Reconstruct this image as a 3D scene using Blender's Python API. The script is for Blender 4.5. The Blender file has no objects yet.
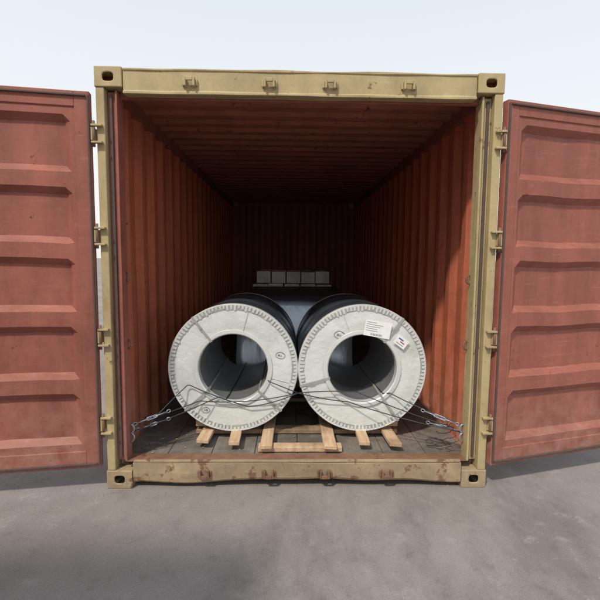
import bpy, bmesh, math, random
from mathutils import Vector, Matrix
from mathutils import noise as mn
random.seed(7)
R=math.radians
sc=bpy.context.scene

# ---------------------------------------------------------------- helpers
def link(ob,parent=None):
    sc.collection.objects.link(ob)
    if parent: ob.parent=parent
    return ob
def empty(name,parent=None):
    e=bpy.data.objects.new(name,None); e.empty_display_size=.2
    return link(e,parent)
def obj(name,verts,faces,mat=None,parent=None,smooth=False,bevel=0,segs=2):
    me=bpy.data.meshes.new(name); me.from_pydata([tuple(v) for v in verts],[],faces); me.validate()
    bm=bmesh.new(); bm.from_mesh(me); bmesh.ops.recalc_face_normals(bm,faces=bm.faces); bm.to_mesh(me); bm.free()
    if smooth:
        for p in me.polygons: p.use_smooth=True
    if mat: me.materials.append(mat)
    o=link(bpy.data.objects.new(name,me),parent)
    if bevel:
        m=o.modifiers.new('bevel','BEVEL'); m.width=bevel; m.segments=segs; m.limit_method='ANGLE'; m.angle_limit=R(40)
    return o
BF=[(0,1,3,2),(4,6,7,5),(0,4,5,1),(2,3,7,6),(0,2,6,4),(1,5,7,3)]
def bverts(x0,x1,y0,y1,z0,z1):
    return [(x,y,z) for x in (x0,x1) for y in (y0,y1) for z in (z0,z1)]
def box(name,x0,x1,y0,y1,z0,z1,mat,parent=None,bevel=.003):
    return obj(name,bverts(x0,x1,y0,y1,z0,z1),BF,mat,parent,bevel=bevel)
def boxes(name,lst,mat,parent=None,bevel=.003):
    V=[];F=[]
    for b in lst:
        n=len(V)
        if len(b)==6: V+=bverts(*b)
        else: V+=b
        F+=[tuple(i+n for i in f) for f in BF]
    return obj(name,V,F,mat,parent,bevel=bevel)
def tubegeo(pts,r,segs=8,V=None,F=None,closed=False):
    if V is None: V=[];F=[]
    pts=[Vector(p) for p in pts]; n=len(pts); base=len(V)
    up=Vector((0,0,1))
    prev=None
    for i,p in enumerate(pts):
        if closed: t=(pts[(i+1)%n]-pts[i-1])
        else: t=pts[min(i+1,n-1)]-pts[max(i-1,0)]
        t.normalize()
        if prev is None:
            a=t.cross(up)
            if a.length<.1: a=t.cross(Vector((1,0,0)))
        else: a=prev-t*prev.dot(t)
        a.normalize(); prev=a; b=t.cross(a)
        for k in range(segs):
            an=2*math.pi*k/segs
            V.append(p+(a*math.cos(an)+b*math.sin(an))*r)
    for i in range(n if closed else n-1):
        for k in range(segs):
            j=(i+1)%n; k2=(k+1)%segs
            F.append((base+i*segs+k,base+i*segs+k2,base+j*segs+k2,base+j*segs+k))
    if not closed:
        F.append(tuple(base+k for k in range(segs)))
        F.append(tuple(base+(n-1)*segs+k for k in range(segs)))
    return V,F
def sag(a,b,s,n=10,wob=0):
    a=Vector(a);b=Vector(b);o=[]
    for i in range(n+1):
        t=i/n; p=a.lerp(b,t); p.z-=4*s*t*(1-t)
        if 0<i<n: p+=Vector((random.uniform(-wob,wob),0,random.uniform(-wob,wob)))
        o.append(p)
    return o
def corr(a0,a1,pitch,depth,f=(.26,.24,.26,.24)):
    out=[];a=a0
    while a<a1:
        w=[pitch*k for k in f]
        out+= [(a,0),(a+w[0],0),(a+w[0]+w[1],depth),(a+w[0]+w[1]+w[2],depth)]
        a+=pitch
    out=[p for p in out if p[0]<=a1]+[(a1,out[-1][1])]
    return out

# ---------------------------------------------------------------- materials
def newmat(name):
    m=bpy.data.materials.new(name); m.use_nodes=True
    nt=m.node_tree; b=nt.nodes['Principled BSDF']
    tc=nt.nodes.new('ShaderNodeTexCoord')
    return m,nt,b,tc
def noise(nt,tc,scale,detail=4,rough=.6,stretch=None,coord='Object'):
    n=nt.nodes.new('ShaderNodeTexNoise'); n.inputs['Scale'].default_value=scale
    n.inputs['Detail'].default_value=detail; n.inputs['Roughness'].default_value=rough
    if stretch:
        mp=nt.nodes.new('ShaderNodeMapping'); mp.inputs['Scale'].default_value=stretch
        nt.links.new(tc.outputs[coord],mp.inputs[0]); nt.links.new(mp.outputs[0],n.inputs['Vector'])
    else: nt.links.new(tc.outputs[coord],n.inputs['Vector'])
    return n.outputs['Fac']
def ramp(nt,fac,a,b,ca=(0,0,0,1),cb=(1,1,1,1)):
    r=nt.nodes.new('ShaderNodeValToRGB'); r.color_ramp.elements[0].position=a; r.color_ramp.elements[1].position=b
    r.color_ramp.elements[0].color=ca; r.color_ramp.elements[1].color=cb
    nt.links.new(fac,r.inputs[0]); return r.outputs[0]
def mix(nt,fac,a,b,blend='MIX'):
    m=nt.nodes.new('ShaderNodeMix'); m.data_type='RGBA'; m.blend_type=blend
    for s,v in ((m.inputs[0],fac),(m.inputs[6],a),(m.inputs[7],b)):
        if isinstance(v,(int,float)): s.default_value=v
        elif isinstance(v,tuple): s.default_value=v if len(v)==4 else v+(1,)
        else: nt.links.new(v,s)
    return m.outputs[2]
def bump(nt,b,h,strength=.3,dist=.01):
    n=nt.nodes.new('ShaderNodeBump'); n.inputs['Strength'].default_value=strength; n.inputs['Distance'].default_value=dist
    nt.links.new(h,n.inputs['Height']); nt.links.new(n.outputs[0],b.inputs['Normal'])
def paint(name,base,dark,rust=(.10,.035,.015),ramt=.6,scale=3,rough=.55,streak=(1,1,.15),scuff=None,dust=None):
    m,nt,b,tc=newmat(name)
    big=noise(nt,tc,scale,6,.65,streak)
    c=mix(nt,ramp(nt,big,.35,.7),base,dark)
    r1=noise(nt,tc,9,8,.7)
    if scuff:
        s=noise(nt,tc,5,6,.78,(1,.3,12))
        c=mix(nt,mix(nt,.7,(0,0,0),ramp(nt,s,.56,.72)),c,scuff)
        s2=noise(nt,tc,3,7,.75,(1,6,.5))
        c=mix(nt,.35,c,ramp(nt,s2,.38,.56,(.45,.42,.40,1),(1,1,1,1)),'MULTIPLY')
    if dust:
        sp=nt.nodes.new('ShaderNodeSeparateXYZ'); nt.links.new(tc.outputs['Object'],sp.inputs[0])
        zr=ramp(nt,sp.outputs['Z'],.15,.75,(1,1,1,1),(0,0,0,1))
        dm=mix(nt,1.0,zr,ramp(nt,r1,.35,.65),'MULTIPLY')
        c=mix(nt,mix(nt,.5,(0,0,0),dm),c,dust)
    mask=ramp(nt,r1,ramt,ramt+.05)
    c=mix(nt,mask,c,rust)
    c=mix(nt,.3,c,ramp(nt,r1,.3,.6,(.5,.5,.5,1),(1,1,1,1)),'MULTIPLY')
    nt.links.new(c,b.inputs['Base Color'])
    nt.links.new(ramp(nt,r1,.3,.7,(rough-.08,)*3+(1,),(rough+.3,)*3+(1,)),b.inputs['Roughness'])
    h=noise(nt,tc,1.9,2,.5)
    hh=mix(nt,.14,h,r1)
    bump(nt,b,hh,.5,.035)
    return m
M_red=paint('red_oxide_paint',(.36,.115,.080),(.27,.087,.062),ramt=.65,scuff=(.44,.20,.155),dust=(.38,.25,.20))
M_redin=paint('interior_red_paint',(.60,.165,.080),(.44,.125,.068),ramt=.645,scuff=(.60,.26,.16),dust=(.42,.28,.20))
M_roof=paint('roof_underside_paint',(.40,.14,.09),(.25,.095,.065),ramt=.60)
M_must=paint('mustard_paint',(.50,.395,.205),(.41,.32,.165),rust=(.22,.12,.065),ramt=.61,scale=4,streak=(1,1,.6),scuff=(.58,.50,.36))
M_sill=paint('worn_sill_paint',(.42,.32,.19),(.29,.21,.14),rust=(.18,.095,.055),ramt=.56,scale=6,streak=(1,1,1),scuff=(.49,.42,.33))
M_rust=paint('rusty_iron',(.26,.13,.08),(.15,.08,.05),ramt=.6,scale=12)
M_gask,nt,b,tc=newmat('black_rubber'); n1=noise(nt,tc,14,5,.7); nt.links.new(mix(nt,n1,(.04,.035,.033),(.13,.085,.07)),b.inputs['Base Color']); b.inputs['Roughness'].default_value=.75

M_ply,nt,b,tc=newmat('worn_plywood')
n1=noise(nt,tc,6,7,.7,(6,.4,1)); n2=noise(nt,tc,3.5,7,.7)
c=mix(nt,n1,(.11,.09,.075),(.27,.235,.20)); c=mix(nt,ramp(nt,n2,.42,.6),c,(.11,.095,.082))
nt.links.new(c,b.inputs['Base Color']); b.inputs['Roughness'].default_value=.75; bump(nt,b,n1,.3,.004)

def wood(name,a,bb):
    m,nt,b,tc=newmat(name)
    n1=noise(nt,tc,5,7,.7,(9,.7,9)); n2=noise(nt,tc,3,3,.6)
    c=mix(nt,ramp(nt,n1,.3,.7),a,bb); c=mix(nt,ramp(nt,n2,.5,.75),c,tuple(k*.6 for k in a))
    nt.links.new(c,b.inputs['Base Color']); b.inputs['Roughness'].default_value=.7; bump(nt,b,n1,.5,.003)
    return m
M_wood=wood('pine_timber',(.40,.25,.145),(.66,.48,.31))
M_wood2=wood('pine_timber_dark',(.26,.17,.10),(.45,.32,.2))

M_face,nt,b,tc=newmat('galvanised_end_cover')
n1=noise(nt,tc,4,5,.6); n2=noise(nt,tc,30,4,.7); n3=noise(nt,tc,2.2,8,.75)
c=mix(nt,n1,(.66,.69,.65),(.80,.82,.79)); c=mix(nt,ramp(nt,n2,.6,.8),c,(.56,.57,.54)); c=mix(nt,ramp(nt,n3,.50,.70),c,(.55,.57,.53))
nt.links.new(c,b.inputs['Base Color']); nt.links.new(ramp(nt,n3,.3,.7,(.28,.28,.28,1),(.5,.5,.5,1)),b.inputs['Roughness']); b.inputs['Metallic'].default_value=.2
bump(nt,b,n1,.5,.03)
M_tab,nt,b,tc=newmat('galvanised_edge_flange')
n1=noise(nt,tc,14,4,.6); c=mix(nt,n1,(.60,.62,.60),(.82,.83,.81)); nt.links.new(c,b.inputs['Base Color'])
b.inputs['Roughness'].default_value=.34; b.inputs['Metallic'].default_value=.3
M_shell,nt,b,tc=newmat('coil_outer_wrap')
n1=noise(nt,tc,3,5,.6,(1,.4,1)); c=mix(nt,n1,(.05,.058,.072),(.13,.15,.18)); nt.links.new(c,b.inputs['Base Color'])
b.inputs['Roughness'].default_value=.25; b.inputs['Metallic'].default_value=.55; bump(nt,b,n1,.3,.02)
M_bore,nt,b,tc=newmat('bore_steel')
n1=noise(nt,tc,6,5,.6,(1,5,1)); c=mix(nt,n1,(.22,.23,.24),(.45,.46,.46)); nt.links.new(c,b.inputs['Base Color'])
b.inputs['Roughness'].default_value=.33; b.inputs['Metallic'].default_value=.6
M_strap,nt,b,tc=newmat('steel_strap')
n1=noise(nt,tc,20,4); c=mix(nt,n1,(.32,.33,.30),(.48,.49,.46)); nt.links.new(c,b.inputs['Base Color'])
b.inputs['Roughness'].default_value=.4; b.inputs['Metallic'].default_value=.3
M_wire,nt,b,tc=newmat('wire_rope')
n1=noise(nt,tc,150,2); c=mix(nt,n1,(.012,.012,.014),(.09,.09,.095)); nt.links.new(c,b.inputs['Base Color'])
b.inputs['Roughness'].default_value=.5; b.inputs['Metallic'].default_value=.5
M_zinc,nt,b,tc=newmat('zinc_hardware')
n1=noise(nt,tc,60,3); c=mix(nt,n1,(.20,.22,.27),(.48,.52,.60)); nt.links.new(c,b.inputs['Base Color'])
b.inputs['Roughness'].default_value=.4; b.inputs['Metallic'].default_value=.5
M_film,nt,b,tc=newmat('blue_grey_wrap_film')
n1=noise(nt,tc,3,4,.55,(1,1,.3)); n2=noise(nt,tc,2,3)
c=mix(nt,n2,(.45,.55,.65),(.66,.75,.83)); nt.links.new(c,b.inputs['Base Color'])
b.inputs['Roughness'].default_value=.22; b.inputs['Metallic'].default_value=.2; bump(nt,b,n1,.5,.04)
M_dark,nt,b,tc=newmat('dark_tarpaulin')
n1=noise(nt,tc,6,5,.6); c=mix(nt,n1,(.025,.028,.033),(.06,.062,.07)); nt.links.new(c,b.inputs['Base Color'])
b.inputs['Roughness'].default_value=.5; bump(nt,b,n1,.6,.03)
M_cart,nt,b,tc=newmat('grey_carton')
n1=noise(nt,tc,6,5); c=mix(nt,ramp(nt,n1,.3,.7),(.45,.46,.42),(.72,.73,.67)); nt.links.new(c,b.inputs['Base Color']); b.inputs['Roughness'].default_value=.6
def flat(name,col,rough=.6):
    m,nt,b,tc=newmat(name); n1=noise(nt,tc,25,3)
    c=mix(nt,.3,col,ramp(nt,n1,.2,.8,(.5,.5,.5,1),(1,1,1,1)),'MULTIPLY'); nt.links.new(c,b.inputs['Base Color']); b.inputs['Roughness'].default_value=rough
    return m
M_paper=flat('label_paper',(.88,.88,.88)); M_ink=flat('marker_ink',(.06,.065,.08)); M_redp=flat('logo_red',(.5,.08,.08)); M_bluep=flat('logo_blue',(.07,.13,.4))

# ground
M_gr,nt,b,tc=newmat('worn_yard_concrete')
a=noise(nt,tc,.55,7,.62); f=noise(nt,tc,120,3,.75); g=noise(nt,tc,7,9,.74); st=noise(nt,tc,1.1,8,.7,(1,.45,1))
c=mix(nt,ramp(nt,a,.35,.65),(.235,.208,.192),(.325,.292,.272))
c=mix(nt,mix(nt,.7,(0,0,0),ramp(nt,st,.50,.64)),c,(.17,.150,.140))
c=mix(nt,ramp(nt,g,.56,.72),c,(.36,.328,.308))
c=mix(nt,.5,c,ramp(nt,f,.32,.66,(.5,.49,.48,1),(1,1,1,1)),'MULTIPLY')
c=mix(nt,.5,c,ramp(nt,g,.30,.47,(.55,.53,.52,1),(1,1,1,1)),'MULTIPLY')
nt.links.new(c,b.inputs['Base Color']); b.inputs['Roughness'].default_value=.85
bump(nt,b,mix(nt,.5,f,g),.7,.008)

# ---------------------------------------------------------------- ground
S=3000
obj('ground',[(-S,-S,0),(S,-S,0),(S,S,0),(-S,S,0)],[(0,1,2,3)],M_gr)
V=[];F=[]
rg=random.Random(3)
for i in range(900):
    if i<450: x=rg.uniform(-1.6,1.6); y=-abs(rg.gauss(0,.10))+.03
    else: x=rg.uniform(-2.2,2.2); y=rg.uniform(-1.6,.1)
    r=rg.choice((.0018,.0025,.0035,.005)) if i%30 else .009
    b0=len(V); an=rg.uniform(0,6)
    for k in range(5): V.append((x+r*rg.uniform(.7,1.2)*math.cos(an+k*1.257),y+r*rg.uniform(.7,1.2)*math.sin(an+k*1.257),.0006))
    V.append((x,y,r*.8))
    F+=[(b0+k,b0+(k+1)%5,b0+5) for k in range(5)]
M_grit=flat('grit_stone',(.26,.23,.20),.9)
obj('gravel_grit',V,F,M_grit)

# ---------------------------------------------------------------- container
CW=1.219; H=2.591; L=6.058
con=empty('shadow_caster_container')
for s,nm in ((-1,'side_wall_port'),(1,'side_wall_starboard')):
    pr=corr(.11,L-.11,.278,.036)
    V=[];F=[];nz=24
    for (a,o) in pr:
        for k in range(nz+1):
            z=.15+2.35*k/nz
            d=.006*mn.noise(Vector((a*1.7,z*1.5,s*7)))+.004*mn.noise(Vector((a*5,z*4,s*3)))
            V.append((s*(1.172+o+d),a+.4*d,z))
    m=nz+1
    for i in range(len(pr)-1):
        for k in range(nz): F.append((i*m+k,i*m+k+1,(i+1)*m+k+1,(i+1)*m+k))
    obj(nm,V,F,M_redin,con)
    box('top_side_rail',*sorted((s*1.155,s*1.215)),.120,L-.120,2.470,2.580,M_red,con)
    box('bottom_side_rail',*sorted((s*1.155,s*1.213)),.178,L-.178,.03,.165,M_red,con)
    for yy in (.55,1.6,2.8,4,5.2):
        V,F=tubegeo([(s*1.15+s*0,yy+.03*math.cos(t),.24+.03*math.sin(t)) for t in [k*math.pi/6 for k in range(12)]],.005,6,closed=True)
        obj('lashing_ring',V,F,M_rust,con,smooth=True)
pr=corr(.10,L-.06,.209,.022,(.30,.2,.3,.2)); V=[]
for (a,o) in pr: V+=[(-1.165,a,2.545+o),(1.165,a,2.545+o)]
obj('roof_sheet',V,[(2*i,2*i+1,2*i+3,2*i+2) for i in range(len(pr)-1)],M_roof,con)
pr=corr(-1.14,1.14,.25,.045); V=[]
for (a,o) in pr: V+=[(a,L-.09+o,.15),(a,L-.09+o,2.56)]
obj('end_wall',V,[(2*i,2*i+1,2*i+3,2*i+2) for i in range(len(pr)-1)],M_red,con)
boxes('end_frame',[(-CW+.002,-1.10,L-.12,L-.002,.118,2.473),(1.10,CW-.002,L-.12,L-.002,.118,2.473),(-1.057,1.057,L-.07,L-.004,2.5,2.587),(-1.057,1.057,L-.07,L-.004,.03,.148)],M_red,con)
bl=[];x=-1.16
while x<1.1:
    bl.append((x,x+.286,.13,L-.1,.140+random.uniform(0,.002),.168)); x+=.29
boxes('floor_boards',bl,M_ply,con,bevel=.002)
boxes('floor_cross_members',[(-1.15,1.15,y,y+.045,.03,.138) for y in [.35+.3*k for k in range(18)]],M_rust,con)
def casting(cx,cy,cz,sx,sy,top):
    wx,wy,wz=.162,.178,.118
    x0,x1=sorted((cx,cx+sx*wx)); y0,y1=sorted((cy,cy+sy*wy)); z0,z1=cz,cz+wz
    o=box('corner_casting',x0,x1,y0,y1,z0,z1,M_sill if not top else M_must,con,bevel=0)
    cut=[]
    cut.append(box('c1',x0+.012,x1-.012,y0+.012,y1-.012,z0+.012,z1-.012,None,None,0))
    def stad(name,rx,rz,fn,y):
        V=[];N=24
        for d in (-.05,.05):
            for k in range(N):
                t=2*math.pi*k/N
                u=math.copysign(abs(math.cos(t))**.6,math.cos(t))*rx; w=math.copysign(abs(math.sin(t))**.6,math.sin(t))*rz
                V.append(fn(u,w,y+d))
        F=[tuple(range(N)),tuple(range(N,2*N))]+[(k,(k+1)%N,N+(k+1)%N,N+k) for k in range(N)]
        return obj(name,V,F)
    mx,mz=(x0+x1)/2,(z0+z1)/2; my=(y0+y1)/2
    cut.append(stad('c2',.032,.025,lambda u,w,d:(mx+u,d,mz+w),cy))
    cut.append(stad('c3',.036,.024,lambda u,w,d:(d,my+u,mz+w),cx))
    if not top: cut.append(stad('c4',.055,.030,lambda u,w,d:(mx+w,my+u,d),z0))
    for c_ in cut:
        m=o.modifiers.new('b','BOOLEAN'); m.object=c_; m.operation='DIFFERENCE'; m.solver='EXACT'
    dg=bpy.context.evaluated_depsgraph_get(); dg.update()
    me=bpy.data.meshes.new_from_object(o.evaluated_get(dg)); o.modifiers.clear(); o.data=me
    if not me.materials: me.materials.append(M_must)
    for c_ in cut: bpy.data.objects.remove(c_)
    mb=o.modifiers.new('bev','BEVEL'); mb.width=.006; mb.segments=2; mb.limit_method='ANGLE'; mb.angle_limit=R(60)
for sx in (-1,1):
    for cz,top in ((0,False),(H-.118,True)):
        casting(sx*(CW+.003),-.004,cz,-sx,1,top)
        casting(sx*(CW+.003),L+.004,cz,-sx,-1,top)
def bar(name,x0,x1,prof,mat,amp,n=48,seed=0):
    V=[];F=[];m=len(prof)
    for i in range(n+1):
        x=x0+(x1-x0)*i/n
        for k,(y,z) in enumerate(prof):
            e=min(1,(x-x0)*8,(x1-x)*8)
            V.append((x,y+amp*e*mn.noise(Vector((x*4,k*.7,seed))),z+amp*e*mn.noise(Vector((x*3,k*.5,seed+9)))))
    for i in range(n):
        for k in range(m): F.append((i*m+k,i*m+(k+1)%m,(i+1)*m+(k+1)%m,(i+1)*m+k))
    F.append(tuple(range(m))); F.append(tuple(n*m+k for k in range(m)))
    return obj(name,V,F,mat,con,bevel=.003)
bar('door_header',-1.055,1.055,[(.000,2.584),(.070,2.584),(.075,2.44),(-.003,2.437),(-.003,2.451),(.006,2.456),(.006,2.568),(.000,2.573)],M_must,.004)
box('header_inner_web',-1.1,1.1,.0785,.105,2.43,2.56,M_red,con)
def keeper(x,z,up,mat):
    s=1 if up else -1
    boxes('cam_keeper',[(x-.032,x-.020,-.030,.0085,z-.026,z+.026),(x+.020,x+.032,-.030,.0085,z-.026,z+.026),
                        (x-.0195,x+.0195,-.032,-.018,z+s*.004,z+s*.026),(x-.045,x-.0325,-.010,.0085,z-.02,z+.02),(x+.0325,x+.045,-.010,.0085,z-.02,z+.02)],mat,con,.003)
for x in (-.66,-.19,.17,.64): keeper(x,2.505,True,M_must)
for x in (-.60,-.19,.57,.17): keeper(x,.098,False,M_rust)
N=40
def dent(x): return .010*math.sin(x*3.1+1)+.006*math.sin(x*11)+.014*math.exp(-((x+.2)/.15)**2)
V=[];F=[]
prof=[(.13,.1685),(.004,.1685),(.000,.162),(.001,.10),(.004,.055),(.016,.040),(.09,.038)]
for i in range(N+1):
    x=-1.055+2.11*i/N
    for k,(y,z) in enumerate(prof):
        dz=dent(x)*(1 if z<.08 else 0); V.append((x,y+(dent(x)*.35 if k in(3,4) else 0),z+dz))
n=len(prof)
for i in range(N):
    for k in range(n-1): F.append((i*n+k,i*n+k+1,(i+1)*n+k+1,(i+1)*n+k))
obj('door_sill',V,F,M_sill,con,smooth=False)
box('sill_plate',-1.1,1.1,.018,.128,.1695,.1735,M_rust,con,.001)
bar('sill_lip',-1.05,1.05,[(-.002,.1695),(-.002,.186),(.016,.186),(.016,.1695)],M_sill,.003,seed=4)
for s in (-1,1):
    X=lambda a,b_: tuple(sorted((s*a,s*b_)))
    boxes('corner_post',[X(1.166,1.217)+(.002,.115,.1185,2.4725)],M_must,con,.006)
    boxes('post_inner_web',[X(1.112,1.165)+(.046,.112,.170,2.46)],M_must if s>0 else M_red,con,.004)
    boxes('post_return',[X(1.098,1.111)+(.020,.118,.170,2.46)],M_must if s>0 else M_red,con,.003)
    box('post_gasket_strip',*X(1.132,1.150),.034,.045,.19,2.44,M_gask,con,.003)
    for zz in (.42,.98,1.60,2.20):
        boxes('hinge_lug',[X(1.176,1.240)+(-.026,.0015,zz-.055,zz-.043),X(1.176,1.240)+(-.026,.0015,zz+.043,zz+.055)],M_must,con,.002)
        V,F=tubegeo([(s*1.228,-.012,zz-.075),(s*1.228,-.012,zz+.075)],.009,10)
        obj('hinge_pin',V,F,M_rust,con,smooth=True)
    for zz in (.30,.36,.92,1.35):
        V,F=tubegeo([(s*1.095-s*(.0+.022*math.sin(t)),.09+0*t,zz+.028*math.cos(t)) for t in [k*math.pi/6 for k in range(7)]],.006,6)
        obj('lashing_hook',V,F,M_zinc if zz<.5 else M_rust,con,smooth=True)
def door(s,ang,name):
    d=empty(name,con); W=1.165; z0,z1=.150,2.440; T=.05
    hx,hy=s*1.232,-.014
    a=R(ang)
    U=Vector((s*math.cos(a),-math.sin(a),0)); Nn=Vector((-s*math.sin(a)*1,-math.cos(a),0))
    P=lambda u,v,z: Vector((hx,hy,0))+U*u+Nn*v+Vector((0,0,z))
    def db(u0,u1,v0,v1,za,zb): return [P(u,v,z) for u in (u0,u1) for v in (v0,v1) for z in (za,zb)]
    boxes('frame',[db(.014,.10,-T,0,z0,z1),db(W-.1,W,-T,0,z0,z1),db(.1003,W-.1003,-T,-.001,z0,z0+.11),db(.1003,W-.1003,-T,-.001,z1-.09,z1)],M_red,d,.004)
    zc=z0+.1102; zt=z1-.0902; n=5; p=(zt-zc)/n
    pr=[]
    for i in range(n):
        b0=zc+i*p
        pr+=[(b0,-.008),(b0+.045,-.008),(b0+.085,-.042),(b0+p*.36,-.042),(b0+p*.64,-.042),(b0+p-.085,-.042),(b0+p-.045,-.008)]
    pr.append((zt,-.008))
    V=[]
    us=(.1005,.125,.165,.35,.5,.65,.8,W-.165,W-.125,W-.1005); m=len(us)
    for (z,v) in pr:
        for k,u in enumerate(us):
            dn=.010*mn.noise(Vector((u*3,z*2.5,s*5))) if 2<=k<=m-3 and .3<z<2.3 else 0
            V.append(P(u, (v if 2<=k<=m-3 else -.008)+dn*.8, z+dn))
    F=[(i*m+k,i*m+k+1,(i+1)*m+k+1,(i+1)*m+k) for i in range(len(pr)-1) for k in range(m-1)]
    obj('corrugated_panel',V,F,M_red,d)
    g=.012
    boxes('gasket',[db(.016,.027,.0005,g,z0+.02,z1-.02),db(W-.034,W-.016,.0005,g,z0+.02,z1-.02),db(.0345,W-.0345,.0005,g,z1-.032,z1-.02),db(.0345,W-.0345,.0005,g,z0+.02,z0+.032)],M_gask,d,.003)
    for zz in (.42,.98,1.60,2.20):
        boxes('hinge_blade',[db(-.012,.12,-T-.012,-T-.0005,zz-.04,zz+.04),db(-.010,.013,-T,.004,zz-.038,zz+.038)],M_must,d,.003)
    for u in (.32,.86):
        V,F=tubegeo([P(u,-T-.045,z0-.03),P(u,-T-.045,z1+.012)],.017,10); obj('locking_bar',V,F,M_rust,d,smooth=True)
        boxes('bar_bracket',[db(u-.05,u+.05,-T-.07,-T-.0005,z,z+.05) for z in (.3,1.1,1.9,2.3)],M_rust,d,.003)
    return d
door(-1,9,'door_port'); door(1,-16,'door_starboard')

# unseen container stack, added behind the viewer's left to shade the yard
def shadow_container(z0,mat):
    c=empty('shadow_caster_container'); X0,X1,Ya,Yb=-8.35,-2.30,-6.40,-3.96
    boxes('frame',[(x,x+.12,y,y+.12,z0,z0+2.59) for x in (X0,X1-.12) for y in (Ya,Yb-.12)]+
          [(X0+.121,X1-.121,y,y+.1,z0+z,z0+z+.12) for y in (Ya+.005,Yb-.105) for z in (.01,2.465)]+
          [(x,x+.1,Ya+.121,Yb-.121,z0+z,z0+z+.12) for x in (X0+.005,X1-.105) for z in (.01,2.465)],mat,c,.005)
    for y,sg in ((Ya+.03,-1),(Yb-.03,1)):
        pr=corr(X0+.12,X1-.12,.278,.036); V=[]
        for (a_,o_) in pr: V+=[(a_,y-sg*o_,z0+.125),(a_,y-sg*o_,z0+2.47)]
        obj('side_wall',V,[(2*i,2*i+1,2*i+3,2*i+2) for i in range(len(pr)-1)],mat,c)
    for x,sg in ((X0+.03,-1),(X1-.03,1)):
        pr=corr(Ya+.12,Yb-.12,.25,.036); V=[]
        for (a_,o_) in pr: V+=[(x-sg*o_,a_,z0+.125),(x-sg*o_,a_,z0+2.47)]
        obj('end_wall',V,[(2*i,2*i+1,2*i+3,2*i+2) for i in range(len(pr)-1)],mat,c)
    pr=corr(X0+.1,X1-.1,.209,.02); V=[]
    for (a_,o_) in pr: V+=[(a_,Ya+.08,z0+2.55+o_),(a_,Yb-.08,z0+2.55+o_)]
    obj('roof_sheet',V,[(2*i,2*i+1,2*i+3,2*i+2) for i in range(len(pr)-1)],mat,c)
    box('floor',X0+.12,X1-.12,Ya+.12,Yb-.12,z0+.10,z0+.12,M_ply,c)
shadow_container(.002,M_red); shadow_container(2.6,M_sill)

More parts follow.
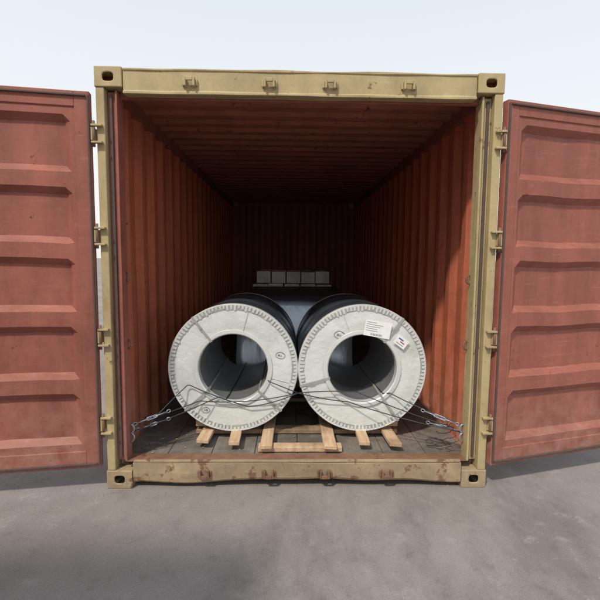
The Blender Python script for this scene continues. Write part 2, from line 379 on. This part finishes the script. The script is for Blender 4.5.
# ---------------------------------------------------------------- coils
CR=.46; BR=.25
def coil(cx,y0,length,marks):
    cz=.692
    root=empty('steel_coil')
    N=128
    def lathe(name,prof,mat,smooth=True,wav=0):
        V=[];F=[];n=len(prof)
        for i in range(N):
            t=2*math.pi*i/N
            for (r,y) in prof:
                dy=wav*mn.noise(Vector((math.cos(t)*2.2,math.sin(t)*2.2,r*6+cx)))
                V.append((cx+r*math.cos(t),y+dy,cz+r*math.sin(t)))
        for i in range(N):
            j=(i+1)%N
            for k in range(n-1): F.append((i*n+k,i*n+k+1,j*n+k+1,j*n+k))
        o=obj(name,V,F,mat,root,smooth=smooth)
        try: o.data.set_sharp_from_angle(angle=R(35))
        except Exception: pass
        return o
    y1=y0+length
    lathe('outer_wrap',[(CR-.004,y0+.045),(CR-.001,y0+.06),(CR-.001,y0+.3),(CR-.003,y0+.305),(CR-.001,y0+.31),(CR-.001,y0+.62),(CR-.003,y0+.625),(CR-.001,y0+.63),(CR-.001,y1-.05)],M_shell)
    lathe('end_cover',[(BR+.012,y0+.005),(BR+.05,y0+.007),(.31,y0+.005),(.36,y0+.007),(.40,y0+.006),(CR-.006,y0+.006)],M_face,wav=.0028)
    lathe('edge_protector',[(CR-.012,y0+.001),(CR-.002,y0-.002),(CR+.003,y0+.004),(CR+.003,y0+.05),(CR-.002,y0+.052)],M_tab)
    lathe('bore_protector',[(BR+.03,y0+.000),(BR+.028,y0-.004),(BR+.004,y0-.005),(BR-.003,y0+.002),(BR-.004,y0+.06),(BR,y0+.062)],M_tab)
    lathe('bore',[(BR,y0+.05),(BR+.001,y0+.35),(BR-.002,y0+.36),(BR,y0+.37),(BR,y1)],M_bore)
    lathe('rear_cover',[(BR,y1),(.35,y1+.004),(CR-.004,y1),(CR+.002,y1-.005),(CR+.002,y1-.06)],M_face)
    V=[];F=[];T=104
    for i in range(T):
        t0=2*math.pi*(i+.10+random.uniform(-.05,.05))/T; t1=2*math.pi*(i+.78+random.uniform(-.14,.06))/T; ln=.036+random.uniform(-.008,.007); yy=y0-random.uniform(0,.0025)
        b0=len(V)
        for yv,dy in ((yy-.0015,0),(y0+.0025,0)):
            for (r,t) in ((CR-.008,t0),(CR-.008,t1),(CR-ln,t1-.004),(CR-ln,t0+.004)):
                V.append((cx+r*math.cos(t),yv+(0.002 if (r<CR-.02 and yv<y0) else 0),cz+r*math.sin(t)))
        F+=[(b0,b0+1,b0+2,b0+3),(b0+4,b0+7,b0+6,b0+5)]+[(b0+k,b0+4+k,b0+4+(k+1)%4,b0+(k+1)%4) for k in range(4)]
    obj('edge_tabs',V,F,M_tab,root)
    lathe('edge_ring_base',[(CR-.012,y0+.0028),(CR-.040,y0+.0027)],M_strap)
    for deg in marks['straps']:
        t=R(deg); e=Vector((math.cos(t),0,math.sin(t))); q=Vector((-math.sin(t),0,math.cos(t))); C=Vector((cx,0,cz)); w=.008
        def sb(r0,r1,ya,yb,w=w): return [C+e*r+q*(w*k)+Vector((0,y,0)) for r in (r0,r1) for k in(-1,1) for y in (ya,yb)]
        boxes('strap',[sb(BR-.006,CR+.006,y0-.0075,y0-.006),sb(CR+.0032,CR+.006,y0-.005,y1),sb(BR-.008,BR-.005,y0-.005,y1),sb(.36,.40,y0-.011,y0-.0078,.0095)],M_strap,root,0)
    for deg in marks['seams']:
        t=R(deg); e=Vector((math.cos(t),0,math.sin(t))); q=Vector((-math.sin(t),0,math.cos(t))); C=Vector((cx,0,cz))
        boxes('cover_seam',[[C+e*r+q*(.0009*k)+Vector((0,y,0)) for r in (BR+.032,CR-.045) for k in(-1,1) for y in (y0+.002,y0+.008)]],M_strap,root,0)
    for q_,(mx,mz,mr) in enumerate(marks['rings']):
        rr=random.Random(q_+int(cx*100))
        V=[];F=[]
        tubegeo([(cx+mx+mr*(1.2+.014*k)*math.cos(k*.3+.5+rr.random()*.1),y0+.0028,cz+mz+mr*(.9+.10*math.sin(k*.5+q_))*math.sin(k*.3+.5)) for k in range(24)],.0013,5,V,F)
        px=[(rr.uniform(-.75,.75),rr.uniform(-.45,.45)) for k in range(9)]; px.sort(key=lambda p:p[0])
        tubegeo([(cx+mx+p[0]*mr,y0+.0028,cz+mz+(abs(p[1]) if k%2 else -abs(p[1]))*mr) for k,p in enumerate(px)],.0013,5,V,F)
        obj('marker_writing',V,F,M_ink,root)
    return root
Y0=.37
a=coil(-.463,Y0,1.05,dict(straps=(128,222,318),seams=(75,345),rings=[(.335,.095,.024),(-.20,-.305,.022)]))
b_=coil(.463,Y0,1.05,dict(straps=(52,196,305),seams=(110,),rings=[(-.17,.245,.028)]))
def tilt(cx,cz,w,h,deg,y,mat,name,par,th=.001):
    c,s=math.cos(R(deg)),math.sin(R(deg))
    V=[(cx+u*c-v*s,yy,cz+u*s+v*c) for u in(-w/2,w/2) for yy in (y-th,y) for v in (-h/2,h/2)]
    return obj(name,V,BF,mat,par)
lab=empty('paper_label')
lx,lz=.463+.10,.692+.290
def local(u,v,deg): 
    c,s=math.cos(R(deg)),math.sin(R(deg)); return lx+u*c-v*s, lz+u*s+v*c
YL=Y0-.0125
tilt(lx,lz,.19,.115,-10,YL,M_paper,'sheet',lab)
for i in range(5):
    wv=random.uniform(.06,.13); x_,z_=local(-.085+wv/2,.042-i*.015,-10)
    tilt(x_,z_,wv,.002,-10,YL-.0012,M_ink,'print_line',lab)
for i in range(12):
    x_,z_=local(-.04+i*.007,-.042,-10)
    tilt(x_,z_,.002 if i%3 else .0035,.014,-10,YL-.0012,M_ink,'barcode_bar',lab)
lb2=empty('paper_label.001')
def l2(u,v): 
    c,s=math.cos(R(-36)),math.sin(R(-36)); return lx+.170+u*c-v*s, lz-.090+u*s+v*c
tilt(*l2(0,0),.095,.070,-36,YL,M_paper,'sheet',lb2)
tilt(*l2(-.010,.014),.040,.010,-36,YL-.0012,M_bluep,'logo_mark',lb2)
tilt(*l2(.010,-.002),.035,.008,-36,YL-.0012,M_redp,'logo_mark_red',lb2)
tilt(*l2(0,-.020),.06,.003,-36,YL-.0012,M_ink,'print_line',lb2)

# ---------------------------------------------------------------- timber skids
def skid(x,y0,y1,w,z0,z1,mat,yaw=0):
    c=math.sin(R(yaw)); V=[];F=[];n=14
    sl=random.uniform(-.015,.015)
    for i in range(n+1):
        y=y0+(y1-y0)*i/n; dx=.003*mn.noise(Vector((y*6,x*9,0)))
        yl=y+(sl if i==0 else 0)
        V+=[(x-w/2+c*(y-y0)+dx,yl,z0),(x+w/2+c*(y-y0)+dx,y,z0),(x+w/2+c*(y-y0)-dx,y,z1),(x-w/2+c*(y-y0)-dx,yl,z1)]
    for i in range(n):
        for k in range(4): F.append((i*4+k,i*4+(k+1)%4,i*4+4+(k+1)%4,i*4+4+k))
    F+=[(0,1,2,3),tuple(4*n+k for k in range(4))]
    return obj('timber_skid',V,F,mat,None,bevel=.004)
FZ=.1745
for x,ya,wd,yw in ((-.655,.20,.085,2),(-.435,.17,.074,-1.5),(-.215,.115,.080,1),(.215,.10,.088,0),(.455,.165,.074,1.5),(.665,.14,.082,-2)):
    skid(x,ya,1.38,wd,.2085,.2355 if abs(x)>.4 and abs(x)<.5 else .2350,M_wood,yw)
def board(x0,x1,y0,y1,z0,z1,mat):
    return box('pallet_board',x0,x1,y0,y1,z0,z1,mat,None,.004)
board(-.27,.30,.145,.225,FZ,.2075,M_wood)
board(-.75,.75,.46,.55,FZ,.2075,M_wood2); board(-.75,.75,1.2,1.29,FZ,.2075,M_wood2)
def wedge(x,y,dirn):
    V=[(x,y,.236),(x+dirn*.13,y,.236),(x+dirn*.13,y,.30),(x,y+.09,.236),(x+dirn*.13,y+.09,.236),(x+dirn*.13,y+.09,.30)]
    return obj('timber_chock',V,[(0,1,2),(3,5,4),(0,3,4,1),(1,4,5,2),(0,2,5,3)],M_wood,None,bevel=.003)
wedge(-.62,.45,-1); wedge(.62,.45,1)
V=[];F=[]
for i in range(70):
    x=rg.uniform(-1.08,1.08); y=rg.uniform(.14,.9)
    l=rg.uniform(.004,.013); w_=rg.uniform(.0015,.0035); an=rg.uniform(0,3.14); c_,s_=math.cos(an),math.sin(an); b0=len(V)
    for (u,v,z) in ((-l,-w_,.1742),(l,-w_,.1745),(l,w_,.1765),(-l,w_,.1760)): V.append((x+u*c_-v*s_,y+u*s_+v*c_,z+.001))
    F.append((b0,b0+1,b0+2,b0+3))
obj('wood_chips',V,F,M_wood2)

# ---------------------------------------------------------------- cargo behind
bun=empty('wrapped_steel_bundle')
bm=bmesh.new()
bmesh.ops.create_cube(bm,size=1)
bmesh.ops.scale(bm,vec=(1.15,1.75,.84),verts=bm.verts); bmesh.ops.translate(bm,vec=(-.01,2.45,.66),verts=bm.verts)
bmesh.ops.subdivide_edges(bm,edges=bm.edges,cuts=14,use_grid_fill=True)
for v in bm.verts:
    d=mn.noise(v.co*3.1)*.02+mn.noise(v.co*9)*.006
    v.co+=Vector((d,-d,d*.6))
    if v.co.y<1.7: v.co.y+= .20*((v.co.z-.24)/.84)**2
me=bpy.data.meshes.new('film_wrap'); bm.to_mesh(me); bm.free()
for p in me.polygons: p.use_smooth=True
me.materials.append(M_film); o=link(bpy.data.objects.new('film_wrap',me),bun)
o.modifiers.new('bev','BEVEL').width=.02
V=[];F=[];nx,ny=24,30
for i in range(nx+1):
    for j in range(ny+1):
        u=-.66+1.32*i/nx; v=1.66+1.71*j/ny
        z=1.098+.006*mn.noise(Vector((u*4,v*4,0)))
        if u<-.59 or u>.58: z-=.05+.02*mn.noise(Vector((v*5,1,0)))
        uu=max(-.605,min(.60,u))
        if j==0: z-=.035+.02*mn.noise(Vector((u*6,2,0)))
        V.append((uu,v,z))
for i in range(nx):
    for j in range(ny): k=i*(ny+1)+j; F.append((k,k+1,k+ny+2,k+ny+1))
obj('dark_top_sheet',V,F,M_dark,bun,smooth=True)
boxes('bearers',[(-.55,-.45,1.65,3.25,.17,.235),(-.06,.04,1.65,3.25,.17,.235),(.42,.52,1.65,3.25,.17,.235)],M_wood2,bun,.003)
stk=empty('carton_stack')
bl=[]
zz=.24
for t in range(6):
    hh=.178
    for r_ in range(3):
        for i in range(5):
            w=.215; x=-.60+i*.228+random.uniform(-.006,.006)+(.02 if t%2 else 0); y=3.60+r_*.42+random.uniform(-.02,.02)
            if t==5: x=x*.92
            bl.append((x,x+w*(.92 if t==5 else 1),y,y+.40,zz,zz+hh-.006-random.uniform(0,.012)))
    zz+=hh
boxes('cartons',bl,M_cart,stk,.006)
boxes('pallet',[(-.6,.56,3.60+k*.4,3.70+k*.4,.17,.238) for k in range(4)],M_wood2,stk,.003)

# ---------------------------------------------------------------- lashings
def lash(paths,buckles=()):
    V=[];F=[]
    for p in paths: tubegeo(p,.0036,7,V,F)
    w=obj('lashing_wire',V,F,M_wire,None,smooth=True)
    for (p,q) in buckles:
        p=Vector(p);q=Vector(q);d=(q-p).normalized(); n=d.cross(Vector((0,1,0))).normalized()
        V=[];F=[]
        for s in(-1,1): tubegeo([p+d*.03+n*.0,p+d*.045+n*.009*s,q-d*.045+n*.009*s,q-d*.03],.0035,6,V,F)
        tubegeo([p-d*.03,p+d*.07],.004,6,V,F); tubegeo([q-d*.07,q+d*.03],.004,6,V,F)
        for c in (p-d*.04,q+d*.04):
            tubegeo([c+d*.013*math.cos(t)+n*.010*math.sin(t) for t in [k*math.pi/5 for k in range(10)]],.003,6,V,F,closed=True)
        obj('turnbuckle',V,F,M_zinc,w,smooth=True)
    return w
yf=Y0-.018
AL=(-1.10,.10,.33); AL2=(-1.10,.10,.38); AR=(1.10,.10,.33); AR2=(1.10,.10,.38)
MID=(.0,yf-.02,.525)
lash([sag(AL2,(-.70,yf,.46),.005)+sag((-.70,yf,.46),MID,.03)[1:]],[((-1.04,.13,.392),(-.92,.21,.42))])
lash([sag(AL,(-.60,yf-.005,.475),.01)+[(-.56,yf,.49),(-.52,Y0+.03,.455),(-.50,Y0+.5,.447),(-.49,Y0+1.2,.45)]],[((-1.03,.15,.345),(-.92,.20,.37))])
lash([sag(MID,(-.20,yf,.60),0,3)+[(-.235,Y0+.02,.615),(-.235,Y0+.6,.60),(-.24,Y0+1.2,.6)]])
lash([sag(MID,(.36,yf,.455),.008)+sag((.36,yf,.455),AR,.015)[1:]],[((.94,.21,.345),(1.05,.14,.335))])
lash([sag(AR2,(.70,yf,.50),.01)+[(.66,yf,.52),(.62,Y0+.02,.505),(.60,Y0+.5,.492),(.58,Y0+1.2,.49)]],[((1.03,.13,.392),(.90,.21,.425))])
lash([sag((-1.0,.15,.36),(-.80,yf,.56),-.006,6)+[(-.785,yf,.574),(-.765,yf,.574)]+sag((-.75,yf,.566),(-.35,yf-.004,.42),.010,8)[1:]+sag((-.35,yf-.004,.42),MID,.016,8)[1:]])
lash([sag(MID,(.42,yf-.004,.53),-.008,8)+sag((.42,yf-.004,.53),(1.05,.13,.35),.012,8)[1:]])
for s in(-1,1):
    V=[];F=[]
    for j in range(3):
        c=Vector((s*(1.03-.05*j),.15+.03*j,.20+.015*j)); r=.018+.006*(j%3)
        tubegeo([c+Vector((r*1.3*math.cos(t),.01*math.sin(2*t+j),r*.6*math.sin(t+.3*j))) for t in [k*math.pi/7 for k in range(12)]],.0022,6,V,F)
    for j in range(4):
        tubegeo(sag((s*(1.08-.02*j),.11,.27+.04*j),(s*(.90+.035*j),.24,.182+.05*j),.02,8,.006),.0022,6,V,F)
    obj('loose_wire_tail',V,F,M_wire,None,smooth=True)

# ---------------------------------------------------------------- light : hazy daylight, sun high behind the viewer's left
w=bpy.data.worlds.new('World'); sc.world=w; w.use_nodes=True
nt=w.node_tree; bg=nt.nodes['Background']
sky=nt.nodes.new('ShaderNodeTexSky'); sky.sky_type='NISHITA'; sky.sun_disc=False
EL,AZ=R(52),R(212)
sky.sun_elevation=EL; sky.sun_rotation=AZ; sky.dust_density=4.0; sky.air_density=1.0; sky.ozone_density=1.5
tc=nt.nodes.new('ShaderNodeTexCoord'); sep=nt.nodes.new('ShaderNodeSeparateXYZ'); nt.links.new(tc.outputs['Generated'],sep.inputs[0])
k=1.06/.15
hz=ramp(nt,sep.outputs['Z'],.15,.85,(1.0,1.0,.985,1),(.66,.80,.92,1))
sc_=nt.nodes.new('ShaderNodeVectorMath'); sc_.operation='SCALE'; sc_.inputs['Scale'].default_value=k; nt.links.new(hz,sc_.inputs[0])
nt.links.new(mix(nt,.84,sky.outputs[0],sc_.outputs[0]),bg.inputs[0]); bg.inputs[1].default_value=.15
sd=bpy.data.lights.new('sun','SUN'); sd.energy=3.1; sd.angle=R(3.5); sd.color=(1,.93,.82)
so=link(bpy.data.objects.new('sun',sd))
dirv=Vector((math.sin(AZ)*math.cos(EL),math.cos(AZ)*math.cos(EL),math.sin(EL)))
so.rotation_euler=dirv.to_track_quat('Z','Y').to_euler(); so.location=dirv*30

# ---------------------------------------------------------------- camera
cd=bpy.data.cameras.new('camera'); co=link(bpy.data.objects.new('camera',cd)); sc.camera=co
cd.sensor_width=36; cd.lens=26.4; cd.clip_end=10000; cd.clip_start=.05
M=Matrix.Translation((-.06,-2.72,1.47))@Matrix.Rotation(R(-1.3),4,'Z')@Matrix.Rotation(R(90-5.26),4,'X')@Matrix.Rotation(R(.5),4,'Z')
co.matrix_world=M
sc.view_settings.view_transform='Standard'; sc.view_settings.look='None'; sc.view_settings.exposure=0
